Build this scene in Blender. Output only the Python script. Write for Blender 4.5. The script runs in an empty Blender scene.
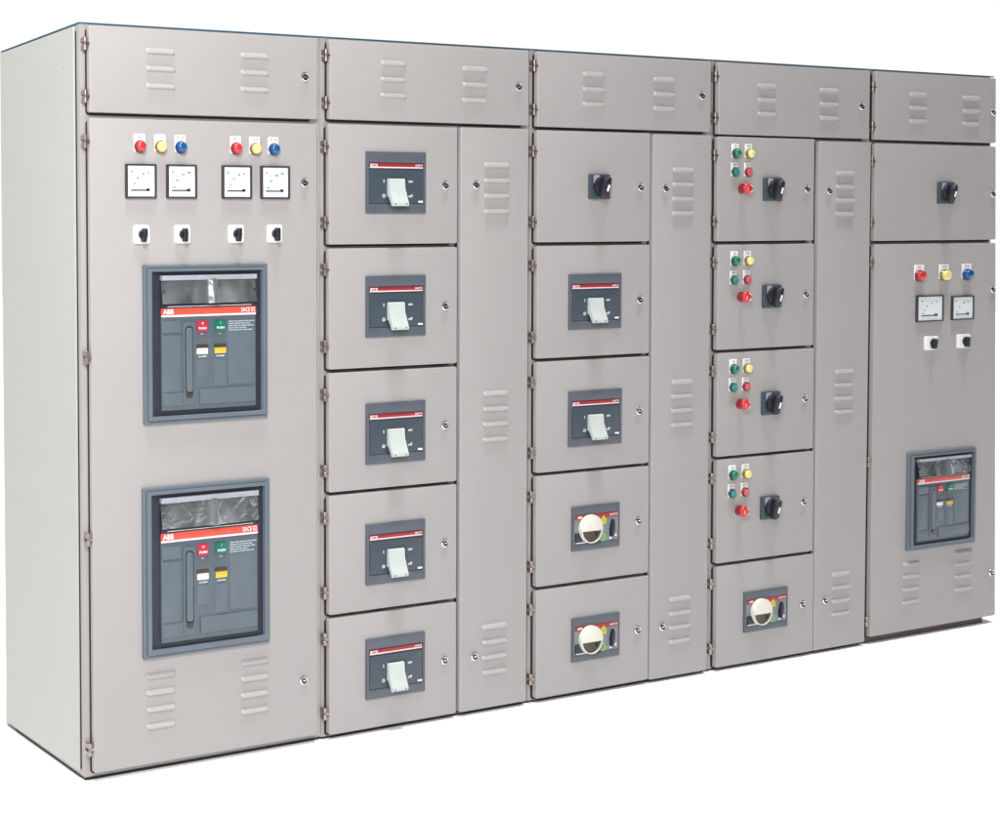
import bpy, bmesh, math, random
from mathutils import Vector, Matrix
random.seed(4)
SC = bpy.context.scene
COL = SC.collection
PI = math.pi

# ------------------------------------------------------------------ materials
def mat(name, col, rough=0.5, metal=0.0, bump=0.0, bscale=400.0, var=0.0, vscale=3.0, coat=0.0, spec=0.5, wave=0.0):
    m = bpy.data.materials.new(name); m.use_nodes = True
    nt = m.node_tree; n = nt.nodes; l = nt.links
    b = n['Principled BSDF']
    b.inputs['Base Color'].default_value = (*col, 1)
    b.inputs['Roughness'].default_value = rough
    b.inputs['Metallic'].default_value = metal
    b.inputs['Specular IOR Level'].default_value = spec
    b.inputs['Coat Weight'].default_value = coat
    b.inputs['Coat Roughness'].default_value = 0.15
    tc = n.new('ShaderNodeTexCoord')
    if var > 0:
        ns = n.new('ShaderNodeTexNoise'); ns.inputs['Scale'].default_value = vscale; ns.inputs['Detail'].default_value = 6
        l.new(tc.outputs['Object'], ns.inputs['Vector'])
        r = n.new('ShaderNodeValToRGB')
        r.color_ramp.elements[0].position = 0.3; r.color_ramp.elements[1].position = 0.7
        r.color_ramp.elements[0].color = (*[c * (1 - var) for c in col], 1)
        r.color_ramp.elements[1].color = (*[min(1, c * (1 + var)) for c in col], 1)
        l.new(ns.outputs['Fac'], r.inputs['Fac'])
        l.new(r.outputs['Color'], b.inputs['Base Color'])
        mr = n.new('ShaderNodeMapRange'); mr.inputs['To Min'].default_value = rough * 0.88; mr.inputs['To Max'].default_value = min(1, rough * 1.12)
        n2 = n.new('ShaderNodeTexNoise'); n2.inputs['Scale'].default_value = vscale * 7; n2.inputs['Detail'].default_value = 5
        l.new(tc.outputs['Object'], n2.inputs['Vector']); l.new(n2.outputs['Fac'], mr.inputs['Value']); l.new(mr.outputs['Result'], b.inputs['Roughness'])
    if bump > 0:
        nb = n.new('ShaderNodeTexNoise'); nb.inputs['Scale'].default_value = bscale; nb.inputs['Detail'].default_value = 3
        l.new(tc.outputs['Object'], nb.inputs['Vector'])
        bp = n.new('ShaderNodeBump'); bp.inputs['Strength'].default_value = bump; bp.inputs['Distance'].default_value = 0.001
        l.new(nb.outputs['Fac'], bp.inputs['Height']); l.new(bp.outputs['Normal'], b.inputs['Normal'])
        if wave > 0:      # sheet metal is never perfectly flat: long shallow waves
            nw = n.new('ShaderNodeTexNoise'); nw.inputs['Scale'].default_value = 2.2; nw.inputs['Detail'].default_value = 1.5
            l.new(tc.outputs['Object'], nw.inputs['Vector'])
            bw = n.new('ShaderNodeBump'); bw.inputs['Strength'].default_value = wave; bw.inputs['Distance'].default_value = 0.03
            l.new(nw.outputs['Fac'], bw.inputs['Height']); l.new(bw.outputs['Normal'], bp.inputs['Normal'])
    return m

M = {}
M['paint'] = mat('grey_powder_coat', (0.376, 0.358, 0.357), 0.56, bump=0.10, bscale=260, var=0.016, vscale=1.6, spec=0.35, wave=0.25)
M['frame'] = mat('grey_frame_paint', (0.378, 0.356, 0.353), 0.56, bump=0.08, bscale=260, var=0.02, vscale=4)
M['side'] = mat('pale_green_grey_paint', (0.452, 0.458, 0.427), 0.6, bump=0.08, bscale=220, var=0.014, vscale=1.3, spec=0.3, wave=0.25)
M['roof'] = mat('blue_grey_edge_sheet', (0.03, 0.14, 0.24), 0.45, var=0.15, vscale=5)
M['gapshade'] = mat('black_gap_shade', (0.022, 0.016, 0.017), 0.8, var=0.3, vscale=20)  # black that puts the shade of the open gaps into colour
M['plinth'] = mat('black_base_paint', (0.012, 0.011, 0.012), 0.6, var=0.3, vscale=9)
M['base'] = mat('dark_brown_base_paint', (0.10, 0.07, 0.07), 0.6, var=0.3, vscale=9)
M['hinge'] = mat('dull_nickel_hinge', (0.34, 0.28, 0.25), 0.33, 0.85, bump=0.2, bscale=500, var=0.25, vscale=60)
M['chrome'] = mat('chrome_lock', (0.80, 0.80, 0.82), 0.14, 1.0, bump=0.05, bscale=300)
M['insert'] = mat('dark_lock_insert', (0.05, 0.045, 0.045), 0.35, 0.4)
M['acb_flange'] = mat('blue_grey_flange', (0.118, 0.146, 0.178), 0.42, bump=0.06, bscale=600, var=0.05, vscale=9)
M['acb_face'] = mat('blue_grey_moulding', (0.092, 0.117, 0.143), 0.42, bump=0.10, bscale=500, var=0.07, vscale=12)
M['acb_panel'] = mat('blue_grey_panel', (0.103, 0.130, 0.157), 0.40, bump=0.08, bscale=500, var=0.06, vscale=12)
M['recess'] = mat('dark_recess', (0.018, 0.022, 0.036), 0.5, var=0.2, vscale=15)
M['slate'] = mat('slate_flange', (0.085, 0.098, 0.125), 0.45, bump=0.1, bscale=600, var=0.08, vscale=14)
M['slate_face'] = mat('dark_slate_face', (0.048, 0.066, 0.088), 0.42, bump=0.1, bscale=500, var=0.08, vscale=14)
M['orange_red'] = mat('orange_red_stripe', (0.70, 0.085, 0.055), 0.4)
M['red_stripe'] = mat('red_stripe', (0.34, 0.014, 0.020), 0.4)
M['pink_white'] = mat('pale_pink_line', (0.85, 0.62, 0.64), 0.45)
M['white'] = mat('white_plastic', (0.84, 0.84, 0.85), 0.4)
M['cream'] = mat('cream_knob_plastic', (0.70, 0.69, 0.61), 0.35, var=0.03, vscale=30)
M['rail'] = mat('pale_grey_rail', (0.34, 0.35, 0.40), 0.35, var=0.08, vscale=40)
M['print'] = mat('white_print', (0.84, 0.85, 0.86), 0.5)
M['greyprint'] = mat('pale_grey_print', (0.34, 0.40, 0.44), 0.5)
M['ink'] = mat('grey_ink', (0.10, 0.10, 0.11), 0.6)
M['dial'] = mat('white_dial', (0.72, 0.78, 0.79), 0.4)
M['handle'] = mat('pale_handle_plastic', (0.50, 0.545, 0.53), 0.45, bump=0.06, bscale=300, var=0.04, vscale=30)
M['black'] = mat('black_plastic', (0.012, 0.012, 0.020), 0.45, bump=0.1, bscale=500)
M['meterframe'] = mat('charcoal_bezel', (0.040, 0.036, 0.045), 0.35)
M['red'] = mat('red_lens', (0.56, 0.03, 0.042), 0.25, coat=0.5, var=0.12, vscale=90)
M['redmush'] = mat('red_mushroom', (0.58, 0.025, 0.03), 0.32, coat=0.4)
M['redbtn'] = mat('red_push_button', (0.44, 0.02, 0.05), 0.4)
M['palered'] = mat('pale_red_button', (0.62, 0.10, 0.12), 0.35, coat=0.2, var=0.1, vscale=90)
M['yellow'] = mat('yellow_lens', (0.78, 0.68, 0.24), 0.28, coat=0.5, var=0.12, vscale=90)
M['ybtn'] = mat('yellow_flag', (0.66, 0.49, 0.04), 0.4)
M['blue'] = mat('blue_lens', (0.005, 0.085, 0.26), 0.25, coat=0.5, var=0.15, vscale=90)
M['green'] = mat('green_lens', (0.005, 0.16, 0.075), 0.25, coat=0.5, var=0.15, vscale=90)
M['greenbtn'] = mat('green_push_button', (0.0, 0.155, 0.10), 0.4)
M['lime'] = mat('light_green_sticker', (0.22, 0.48, 0.10), 0.5)
M['teal'] = mat('teal_button', (0.02, 0.24, 0.23), 0.35, coat=0.2, var=0.1, vscale=90)
M['brass'] = mat('olive_brass_ring', (0.27, 0.21, 0.07), 0.3, 0.5)
M['darkred'] = mat('dark_red_ring', (0.20, 0.02, 0.03), 0.35)
M['darkblue'] = mat('dark_blue_ring', (0.015, 0.04, 0.14), 0.35)
M['darkgreen'] = mat('dark_green_ring', (0.01, 0.06, 0.045), 0.35)
M['darkbrown'] = mat('brown_recess', (0.055, 0.038, 0.022), 0.35, var=0.3, vscale=60)
M['rotface'] = mat('grey_face_plate', (0.20, 0.225, 0.25), 0.4, var=0.08, vscale=30)
M['greylabel'] = mat('pale_lilac_label', (0.44, 0.45, 0.56), 0.4, var=0.1, vscale=80)
M['greenlabel'] = mat('dark_green_label', (0.03, 0.11, 0.075), 0.4, var=0.3, vscale=120)
M['floor'] = mat('white_studio_floor', (0.95, 0.95, 0.95), 0.75, var=0.004, vscale=2)

# crumpled clear-film / foil cover: metal with folded bumps
def foil_mat():
    m = bpy.data.materials.new('crinkled_clear_film'); m.use_nodes = True
    nt = m.node_tree; n = nt.nodes; l = nt.links; b = n['Principled BSDF']
    b.inputs['Metallic'].default_value = 0.7; b.inputs['Roughness'].default_value = 0.20
    tc = n.new('ShaderNodeTexCoord')
    mp = n.new('ShaderNodeMapping'); mp.inputs['Scale'].default_value = (22, 22, 16); mp.inputs['Rotation'].default_value = (0, 0.7, 0)
    l.new(tc.outputs['Object'], mp.inputs['Vector'])
    ns = n.new('ShaderNodeTexNoise'); ns.inputs['Scale'].default_value = 0.55; ns.inputs['Detail'].default_value = 1.5; ns.inputs['Distortion'].default_value = 0.6
    l.new(mp.outputs['Vector'], ns.inputs['Vector'])
    n2 = n.new('ShaderNodeTexNoise'); n2.inputs['Scale'].default_value = 0.9; n2.inputs['Detail'].default_value = 1.2; n2.inputs['Distortion'].default_value = 1.5
    l.new(mp.outputs['Vector'], n2.inputs['Vector'])
    rd = n.new('ShaderNodeMath'); rd.operation = 'SUBTRACT'; l.new(n2.outputs['Fac'], rd.inputs[0]); rd.inputs[1].default_value = 0.5
    ab = n.new('ShaderNodeMath'); ab.operation = 'ABSOLUTE'; l.new(rd.outputs[0], ab.inputs[0])          # sharp folds
    ad = n.new('ShaderNodeMath'); ad.operation = 'MULTIPLY_ADD'; l.new(ab.outputs[0], ad.inputs[0]); ad.inputs[1].default_value = -0.8; l.new(ns.outputs['Fac'], ad.inputs[2])
    bp = n.new('ShaderNodeBump'); bp.inputs['Strength'].default_value = 0.5; bp.inputs['Distance'].default_value = 0.010
    l.new(ad.outputs[0], bp.inputs['Height']); l.new(bp.outputs['Normal'], b.inputs['Normal'])
    r = n.new('ShaderNodeValToRGB')
    r.color_ramp.elements[0].position = 0.35; r.color_ramp.elements[0].color = (0.18, 0.20, 0.215, 1)
    r.color_ramp.elements[1].position = 0.75; r.color_ramp.elements[1].color = (0.50, 0.53, 0.55, 1)
    l.new(ns.outputs['Fac'], r.inputs['Fac']); l.new(r.outputs['Color'], b.inputs['Base Color'])
    return m
M['foil'] = foil_mat()

# ------------------------------------------------------------------ mesh helpers (x right, y = depth, -y towards the viewer, z up)
def rrect(x0, x1, z0, z1, r, n=4):
    r = max(min(r, (x1 - x0) / 2 - 1e-5, (z1 - z0) / 2 - 1e-5), 1e-5)
    pts = []
    for cx, cz, a0 in ((x1 - r, z0 + r, -PI / 2), (x1 - r, z1 - r, 0), (x0 + r, z1 - r, PI / 2), (x0 + r, z0 + r, PI)):
        for k in range(n + 1):
            a = a0 + k * PI / 2 / n
            pts.append((cx + r * math.cos(a), cz + r * math.sin(a)))
    return pts

def loft(bm, layers, cap0=True, cap1=True):
    """layers: list of (y, [(x,z)...]) from back to front, same point count, outlines anticlockwise seen from the front (-y)."""
    rows = [[bm.verts.new((x, y, z)) for x, z in pts] for y, pts in layers]
    n = len(rows[0])
    for a, b in zip(rows, rows[1:]):
        for i in range(n):
            j = (i + 1) % n
            bm.faces.new((a[i], a[j], b[j], b[i]))
    if cap1: bm.faces.new(rows[-1])
    if cap0: bm.faces.new(list(reversed(rows[0])))

def slab(bm, x0, x1, z0, z1, yb, yf, r=0.0, bev=0.0, seg=3, n=4):
    """rounded rectangle plate between depths yb (back) and yf (front, smaller)."""
    L = [(yb, rrect(x0, x1, z0, z1, r, n))]
    if bev <= 0:
        L.append((yf, rrect(x0, x1, z0, z1, r, n)))
    else:
        for k in range(seg + 1):
            a = k / seg * PI / 2
            d = bev * (1 - math.cos(a)); y = yf + bev - bev * math.sin(a)
            L.append((y, rrect(x0 + d, x1 - d, z0 + d, z1 - d, max(r - d, 1e-4), n)))
    loft(bm, L)

def ring(bm, o, i, yb, yf, ro=0.0, ri=0.0, bev=0.002, n=4):
    """picture-frame: o, i = (x0,x1,z0,z1) outer and inner."""
    def lay(rect, r, d, y):
        return (y, rrect(rect[0] + d, rect[1] - d, rect[2] + d, rect[3] - d, max(r - d, 1e-4), n))
    seq = [lay(o, ro, 0, yb), lay(o, ro, 0, yf + bev), lay(o, ro, bev * 0.3, yf + bev * 0.3), lay(o, ro, bev, yf),
           lay(i, ri, -bev, yf), lay(i, ri, -bev * 0.3, yf + bev * 0.3), lay(i, ri, 0, yf + bev), lay(i, ri, 0, yb)]
    loft(bm, seq, False, False)

def circ(cx, cz, r, n=28, sx=1.0):
    return [(cx + r * sx * math.cos(2 * PI * k / n), cz + r * math.sin(2 * PI * k / n)) for k in range(n)]

def lathe(bm, cx, cz, prof, n=28):
    """prof: list of (radius, y) from back to front."""
    loft(bm, [(y, circ(cx, cz, max(r, 1e-4), n)) for r, y in prof])

def vcyl(bm, cx, cy, z0, z1, r, n=12, bev=0.0008):
    rows = []
    for z, rr in ((z0, r - bev), (z0 + bev, r), (z1 - bev, r), (z1, r - bev)):
        rows.append([bm.verts.new((cx + rr * math.cos(2 * PI * k / n), cy + rr * math.sin(2 * PI * k / n), z)) for k in range(n)])
    for a, b in zip(rows, rows[1:]):
        for i in range(n):
            j = (i + 1) % n; bm.faces.new((a[i], a[j], b[j], b[i]))
    bm.faces.new(rows[-1]); bm.faces.new(list(reversed(rows[0])))

def box(bm, x0, x1, y0, y1, z0, z1, bev=0.0):
    r = bmesh.ops.create_cube(bm, size=1.0)
    vs = r['verts']
    for v in vs:
        v.co = Vector((x0 + (v.co.x + .5) * (x1 - x0), y0 + (v.co.y + .5) * (y1 - y0), z0 + (v.co.z + .5) * (z1 - z0)))
    if bev > 0:
        es = list({e for v in vs for e in v.link_edges})
        bmesh.ops.bevel(bm, geom=es, offset=bev, segments=2, affect='EDGES')

def profile_x(bm, pts, x0, x1):
    """extrude a closed (y,z) outline along x."""
    a = [bm.verts.new((x0, y, z)) for y, z in pts]; b = [bm.verts.new((x1, y, z)) for y, z in pts]
    n = len(pts)
    for i in range(n):
        j = (i + 1) % n; bm.faces.new((a[i], a[j], b[j], b[i]))
    bm.faces.new(list(reversed(a))); bm.faces.new(b)

TXT = {}
def text(bm, s, cx, cz, y, size, bold=0.0, width=None, align='CENTER'):
    """flat lettering lying in the xz plane just proud of its carrier; size = capital height in metres."""
    key = (s, bold)
    if key not in TXT:
        cu = bpy.data.curves.new('lettering', 'FONT'); cu.body = s; cu.size = 1.0; cu.align_x = 'CENTER'; cu.align_y = 'CENTER'
        cu.offset = bold; cu.resolution_u = 2; cu.extrude = 0.0
        ob = bpy.data.objects.new('lettering', cu); COL.objects.link(ob)
        dg = bpy.context.evaluated_depsgraph_get(); dg.update()
        me = bpy.data.meshes.new_from_object(ob.evaluated_get(dg))
        V = [(v.co.x, v.co.y) for v in me.vertices]; F = [list(p.vertices) for p in me.polygons]
        bpy.data.objects.remove(ob); bpy.data.curves.remove(cu); bpy.data.meshes.remove(me)
        xs = [v[0] for v in V]; ys = [v[1] for v in V]
        mx, my = (min(xs) + max(xs)) / 2, (min(ys) + max(ys)) / 2
        h = max(ys) - min(ys); w = max(xs) - min(xs)
        TXT[key] = ([((x - mx) / h, (z - my) / h) for x, z in V], F, w / h)
    V, F, ar = TXT[key]
    sx = size if width is None else width / ar
    vs = [bm.verts.new((cx + x * sx, y, cz + z * size)) for x, z in V]
    for f in F:
        try: bm.faces.new([vs[i] for i in f])
        except ValueError: pass

def mk(bm, name, m, angle=35, fixn=True):
    if fixn: bmesh.ops.recalc_face_normals(bm, faces=bm.faces)
    me = bpy.data.meshes.new(name); bm.to_mesh(me); bm.free()
    for p in me.polygons: p.use_smooth = True
    me.set_sharp_from_angle(angle=math.radians(angle))
    me.materials.append(M[m])
    return me

def put(name, me, parent=None, loc=(0, 0, 0), label=None):
    o = bpy.data.objects.new(name, me); COL.objects.link(o); o.location = loc
    if parent is not None: o.parent = parent
    if label: o['label'] = label
    return o

def new(): return bmesh.new()
CACHE = {}
def cached(key, fn):
    if key not in CACHE: CACHE[key] = fn()
    return CACHE[key]

YD = -0.022            # front face of the doors; the carcass front is y = 0

# ------------------------------------------------------------------ shared hardware
def lock_mesh():
    bm = new(); lathe(bm, 0, 0, [(0.0150, 0), (0.0150, -0.0035), (0.0138, -0.0065), (0.0112, -0.0078), (0.0100, -0.0072), (0.0098, -0.0058)], 24)
    return mk(bm, 'lock', 'chrome')
def lock_core_mesh():
    bm = new(); lathe(bm, 0.0012, -0.0006, [(0.0088, -0.0040), (0.0088, -0.0064), (0.0080, -0.0072)], 20)
    return mk(bm, 'lock_core', 'insert')
def lock_bit_mesh():
    bm = new(); slab(bm, -0.0025, 0.0055, -0.0022, 0.0018, -0.0070, -0.0086, 0.001, 0.0006)
    return mk(bm, 'lock_bit', 'chrome')
def hinge_mesh():
    bm = new()
    vcyl(bm, 0, -0.0165, 0.0045, 0.0185, 0.0066); vcyl(bm, 0, -0.0165, -0.0185, -0.0045, 0.0066)
    vcyl(bm, 0, -0.0165, -0.0052, 0.0052, 0.0040)
    box(bm, -0.0058, 0.0035, -0.0165, 0.0, 0.0050, 0.0175, 0.0006)      # frame knuckle lugs
    box(bm, -0.0058, 0.0035, -0.0165, 0.0, -0.0175, -0.0050, 0.0006)
    box(bm, -0.002, 0.0135, -0.0215, -0.0155, -0.0042, 0.0042, 0.0006)  # door lug
    return mk(bm, 'hinge', 'hinge')
def louver_bank(n, w, pitch=0.0503, h=0.0195, hgt=0.0085):
    def f():
        bm = new(); NX, NZ = 30, 9
        r = h / 2
        for k in range(n):
            zc = -k * pitch
            rows = []
            for i in range(NX + 1):
                # denser columns at the ends
                t = i / NX; x = -w / 2 + w * (0.5 - 0.5 * math.cos(PI * t)) if True else 0
                ex = abs(x) - (w / 2 - r)
                half = math.sqrt(max(r * r - ex * ex, 0)) if ex > 0 else r
                e = half / r
                col = []
                for j in range(NZ + 1):
                    v = j / NZ            # 0 top .. 1 bottom
                    z = zc + half - 2 * half * v
                    if v < 0.80: y = math.sin(v / 0.80 * PI / 2) ** 0.8
                    else: y = 1 - ((v - 0.80) / 0.20) ** 1.6
                    col.append(bm.verts.new((x, -hgt * y * min(1, e * 1.05) + 0.0004, z)))
                rows.append(col)
            for a, b in zip(rows, rows[1:]):
                for j in range(NZ):
                    bm.faces.new((a[j], a[j + 1], b[j + 1], b[j]))
        bmesh.ops.remove_doubles(bm, verts=bm.verts, dist=1e-6)
        return mk(bm, 'louver_vent', 'paint', 50)
    return cached(('louv', n, round(w, 3)), f)

# ------------------------------------------------------------------ one door with its hardware
def door(cab, x0, x1, z0, z1, label, hinges=(), locks=(), louvers=(), hx=None, gl=0.0042, gb=0.0066, gr=-0.014):
    """absolute front coordinates; the door is a part, its hardware are sub-parts."""
    ox = cab.location.x
    cx, cz = (x0 + x1) / 2, (z0 + z1) / 2
    w, h = x1 - x0, z1 - z0
    def f():
        bm = new(); slab(bm, -w / 2, w / 2, -h / 2, h / 2, 0.0165, 0.0, 0.006, 0.0026, 4, 5)
        return mk(bm, 'door', 'paint')
    dm = cached(('door', round(w, 4), round(h, 4)), f)
    if x1 > 4.0: trim(dm, cx, cz, x1 + 0.004)
    d = put('door', dm, cab, (cx - ox, YD, cz), label)
    # a black strip paints the shadow gap along the hinge side and lower edge
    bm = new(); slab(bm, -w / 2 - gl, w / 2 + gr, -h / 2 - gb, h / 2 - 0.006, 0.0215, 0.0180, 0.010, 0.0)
    put('gap_shade', mk(bm, 'gap_shade', 'gapshade'), d)
    for z in hinges:
        put('hinge', cached('hinge', hinge_mesh), d, ((hx if hx is not None else x0 - 0.010) - cx, -YD, z - cz))
    for x, z in locks:
        lk = put('lock', cached('lock', lock_mesh), d, (x - cx, 0, z - cz))
        core = cached('lockcore', lock_core_mesh)
        put('lock_core', core, d, (x - cx, 0, z - cz)); put('lock_bit', cached('lockbit', lock_bit_mesh), d, (x - cx, 0, z - cz))
    for x, z, n, lw in louvers:
        put('louver_vent', louver_bank(n, lw), d, (x - cx, 0, z - cz))
    return d

# ------------------------------------------------------------------ devices (all parts of their cabinet, mounted on the door face)
def dev(name, me, cab, x, z, label=None, y=YD):
    return put(name, me, cab, (x - cab.location.x, y, z), label)

def lamp(cab, x, z, lens, bezel, word, label, r=0.0165, plate=True, flat=False, sx=1.0):
    if plate:
        def pf():
            bm = new(); slab(bm, -0.018 * r / 0.0165, 0.018 * r / 0.0165, -0.014, 0.036 * (r / 0.0165) ** 0.7, 0, -0.0022, 0.003, 0.0006); return mk(bm, 'nameplate', 'white')
    def bf():
        bm = new(); lathe(bm, 0, 0, [(r + 0.0015, 0), (r + 0.0015, -0.008), (r + 0.0003, -0.0105), (r - 0.002, -0.0112), (r - 0.0028, -0.0095)], 28)
        return mk(bm, 'pilot_lamp', bezel)
    nm = 'push_button' if flat else 'pilot_lamp'
    b = dev(nm, cached((nm, bezel, r), bf), cab, x, z, label); b.scale = (sx, 1, 1)
    def lf():
        bm = new()
        if flat: lathe(bm, 0, 0, [(r - 0.0022, -0.002), (r - 0.0022, -0.0115), (r - 0.0035, -0.0130), (0.6 * r, -0.0126), (0.001, -0.0124)], 28)
        else: lathe(bm, 0, 0, [(r - 0.0018, -0.002), (r - 0.0018, -0.0150), (r - 0.0032, -0.0185), (0.62 * r, -0.0208), (0.3 * r, -0.0222), (0.001, -0.0226)], 28)
        return mk(bm, 'lens', lens, 40)
    put('button_cap' if flat else 'lens', cached(('lens', lens, r, flat), lf), b)
    if plate:
        put('nameplate', cached(('np', r), pf), b)
        bm = new(); text(bm, word, 0, 0.0285 * (r / 0.0165) ** 0.8, -0.0027, 0.0065, 0.008, min(0.026, 0.0055 * len(word)))
        put('lettering', mk(bm, 'lettering', 'ink', fixn=False), b)
    return b

def estop(cab, x, z, label):
    def f():
        bm = new(); lathe(bm, 0, 0, [(0.0185, 0), (0.0185, -0.006), (0.0150, -0.009), (0.0125, -0.010), (0.0120, -0.020)], 26)
        return mk(bm, 'emergency_stop', 'darkred')
    b = dev('emergency_stop', cached('estop', f), cab, x - 0.006, z, label)
    def g():
        bm = new(); lathe(bm, 0, 0, [(0.0120, -0.017), (0.0190, -0.020), (0.0205, -0.025), (0.0195, -0.029), (0.0165, -0.032), (0.0090, -0.0338), (0.001, -0.0342)], 30)
        return mk(bm, 'mushroom_head', 'redmush', 40)
    hd = put('mushroom_head', cached('mush', g), b)
    def a():
        bm = new()
        for k in range(3):
            t0 = k * 2 * PI / 3 + 0.5
            o = []; i = []
            for q in range(7):
                t = t0 + q * 0.2
                o.append((0.0135 * math.cos(t), 0.0135 * math.sin(t))); i.append((0.0112 * math.cos(t), 0.0112 * math.sin(t)))
            vs = [bm.verts.new((px, -0.0350, pz)) for px, pz in o] ; vi = [bm.verts.new((px, -0.0350, pz)) for px, pz in i]
            for q in range(6): bm.faces.new((vs[q], vs[q + 1], vi[q + 1], vi[q]))
        return mk(bm, 'release_arrows', 'print')
    put('release_arrows', cached('arrows', a), b)

def meter(cab, x0, x1, z0, z1, unit, nums, label):
    w, h = x1 - x0, z1 - z0
    bm = new(); ring(bm, (-w / 2, w / 2, -h / 2, h / 2), (-w / 2 + 0.0065, w / 2 - 0.0065, -h / 2 + 0.0055, h / 2 - 0.0055), 0, -0.0085, 0.003, 0.001, 0.0015)
    b = dev('panel_meter', mk(bm, 'panel_meter', 'meterframe'), cab, (x0 + x1) / 2, (z0 + z1) / 2, label)
    bm = new(); slab(bm, -w / 2 + 0.005, w / 2 - 0.005, -h / 2 + 0.004, h / 2 - 0.004, -0.0005, -0.0050)
    put('dial', mk(bm, 'dial', 'dial'), b)
    X = lambda u: -w / 2 + u * w
    Z = lambda v: h / 2 - v * h
    bm = new()
    text(bm, unit, X(0.20), Z(0.22), -0.0054, 0.0085, 0.03)
    for (u, v), s in nums: text(bm, s, X(u), Z(v), -0.0054, 0.0062, 0.03)
    # fine scale arc with ticks, centred on the pivot at lower right
    px, pz = X(0.70), Z(0.75)
    R = 0.60 * w; Rz = 0.52 * h / (0.60 * w)
    for k in range(0, 26):
        a = PI - k / 25 * (PI / 2) ; ln = 0.0045 if k % 5 == 0 else 0.0022
        for t in (0,):
            c, s = math.cos(a), math.sin(a); n_ = (-s * 0.00025, c * 0.00025)
            p = [(px + R * c, pz + R * Rz * s), (px + (R + ln) * c, pz + (R + ln) * Rz * s)]
            vs = [bm.verts.new((p[0][0] + n_[0], -0.0054, p[0][1] + n_[1])), bm.verts.new((p[1][0] + n_[0], -0.0054, p[1][1] + n_[1])),
                  bm.verts.new((p[1][0] - n_[0], -0.0054, p[1][1] - n_[1])), bm.verts.new((p[0][0] - n_[0], -0.0054, p[0][1] - n_[1]))]
            bm.faces.new(vs)
    text(bm, 'CL 1.5', X(0.46), Z(0.88), -0.0054, 0.0028, 0.0)
    put('scale_print', mk(bm, 'scale_print', 'ink', fixn=False), b)
    bm = new(); slab(bm, X(0.17), X(0.68), Z(0.765) - 0.0016, Z(0.765) + 0.0018, -0.005, -0.0064)
    slab(bm, X(0.665), X(0.775), Z(0.79), Z(0.71), -0.005, -0.0078, 0.003, 0.0008)
    put('needle', mk(bm, 'needle', 'black'), b)

def cam_switch(cab, x, z, label, w=0.051, h=0.054, rot=0):
    def f():
        bm = new(); slab(bm, -w / 2, w / 2, -h / 2, h / 2, 0, -0.0085, 0.006, 0.002, 3); return mk(bm, 'selector_switch', 'white')
    b = dev('selector_switch', cached(('cams', w), f), cab, x, z, label)
    def k():
        bm = new(); lathe(bm, 0, 0, [(0.0150, -0.008), (0.0145, -0.014), (0.0130, -0.0155)], 24)
        slab(bm, -0.0058, 0.0058, -0.0225, 0.0175, -0.010, -0.0265, 0.004, 0.0015); return mk(bm, 'knob', 'black')
    kn = put('knob', cached('camk', k), b, (0.001, 0, 0.0)); kn.rotation_euler = (0, rot, 0)
    def t():
        bm = new(); text(bm, '0', 0, h * 0.36, -0.0091, 0.0055); text(bm, '1', w * 0.36, h * 0.10, -0.0091, 0.005); text(bm, '2', w * 0.36, -h * 0.20, -0.0091, 0.005)
        text(bm, '3', -w * 0.36, h * 0.05, -0.0091, 0.005); return mk(bm, 'lettering', 'ink', fixn=False)
    put('lettering', cached(('camt', w), t), b)

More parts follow.
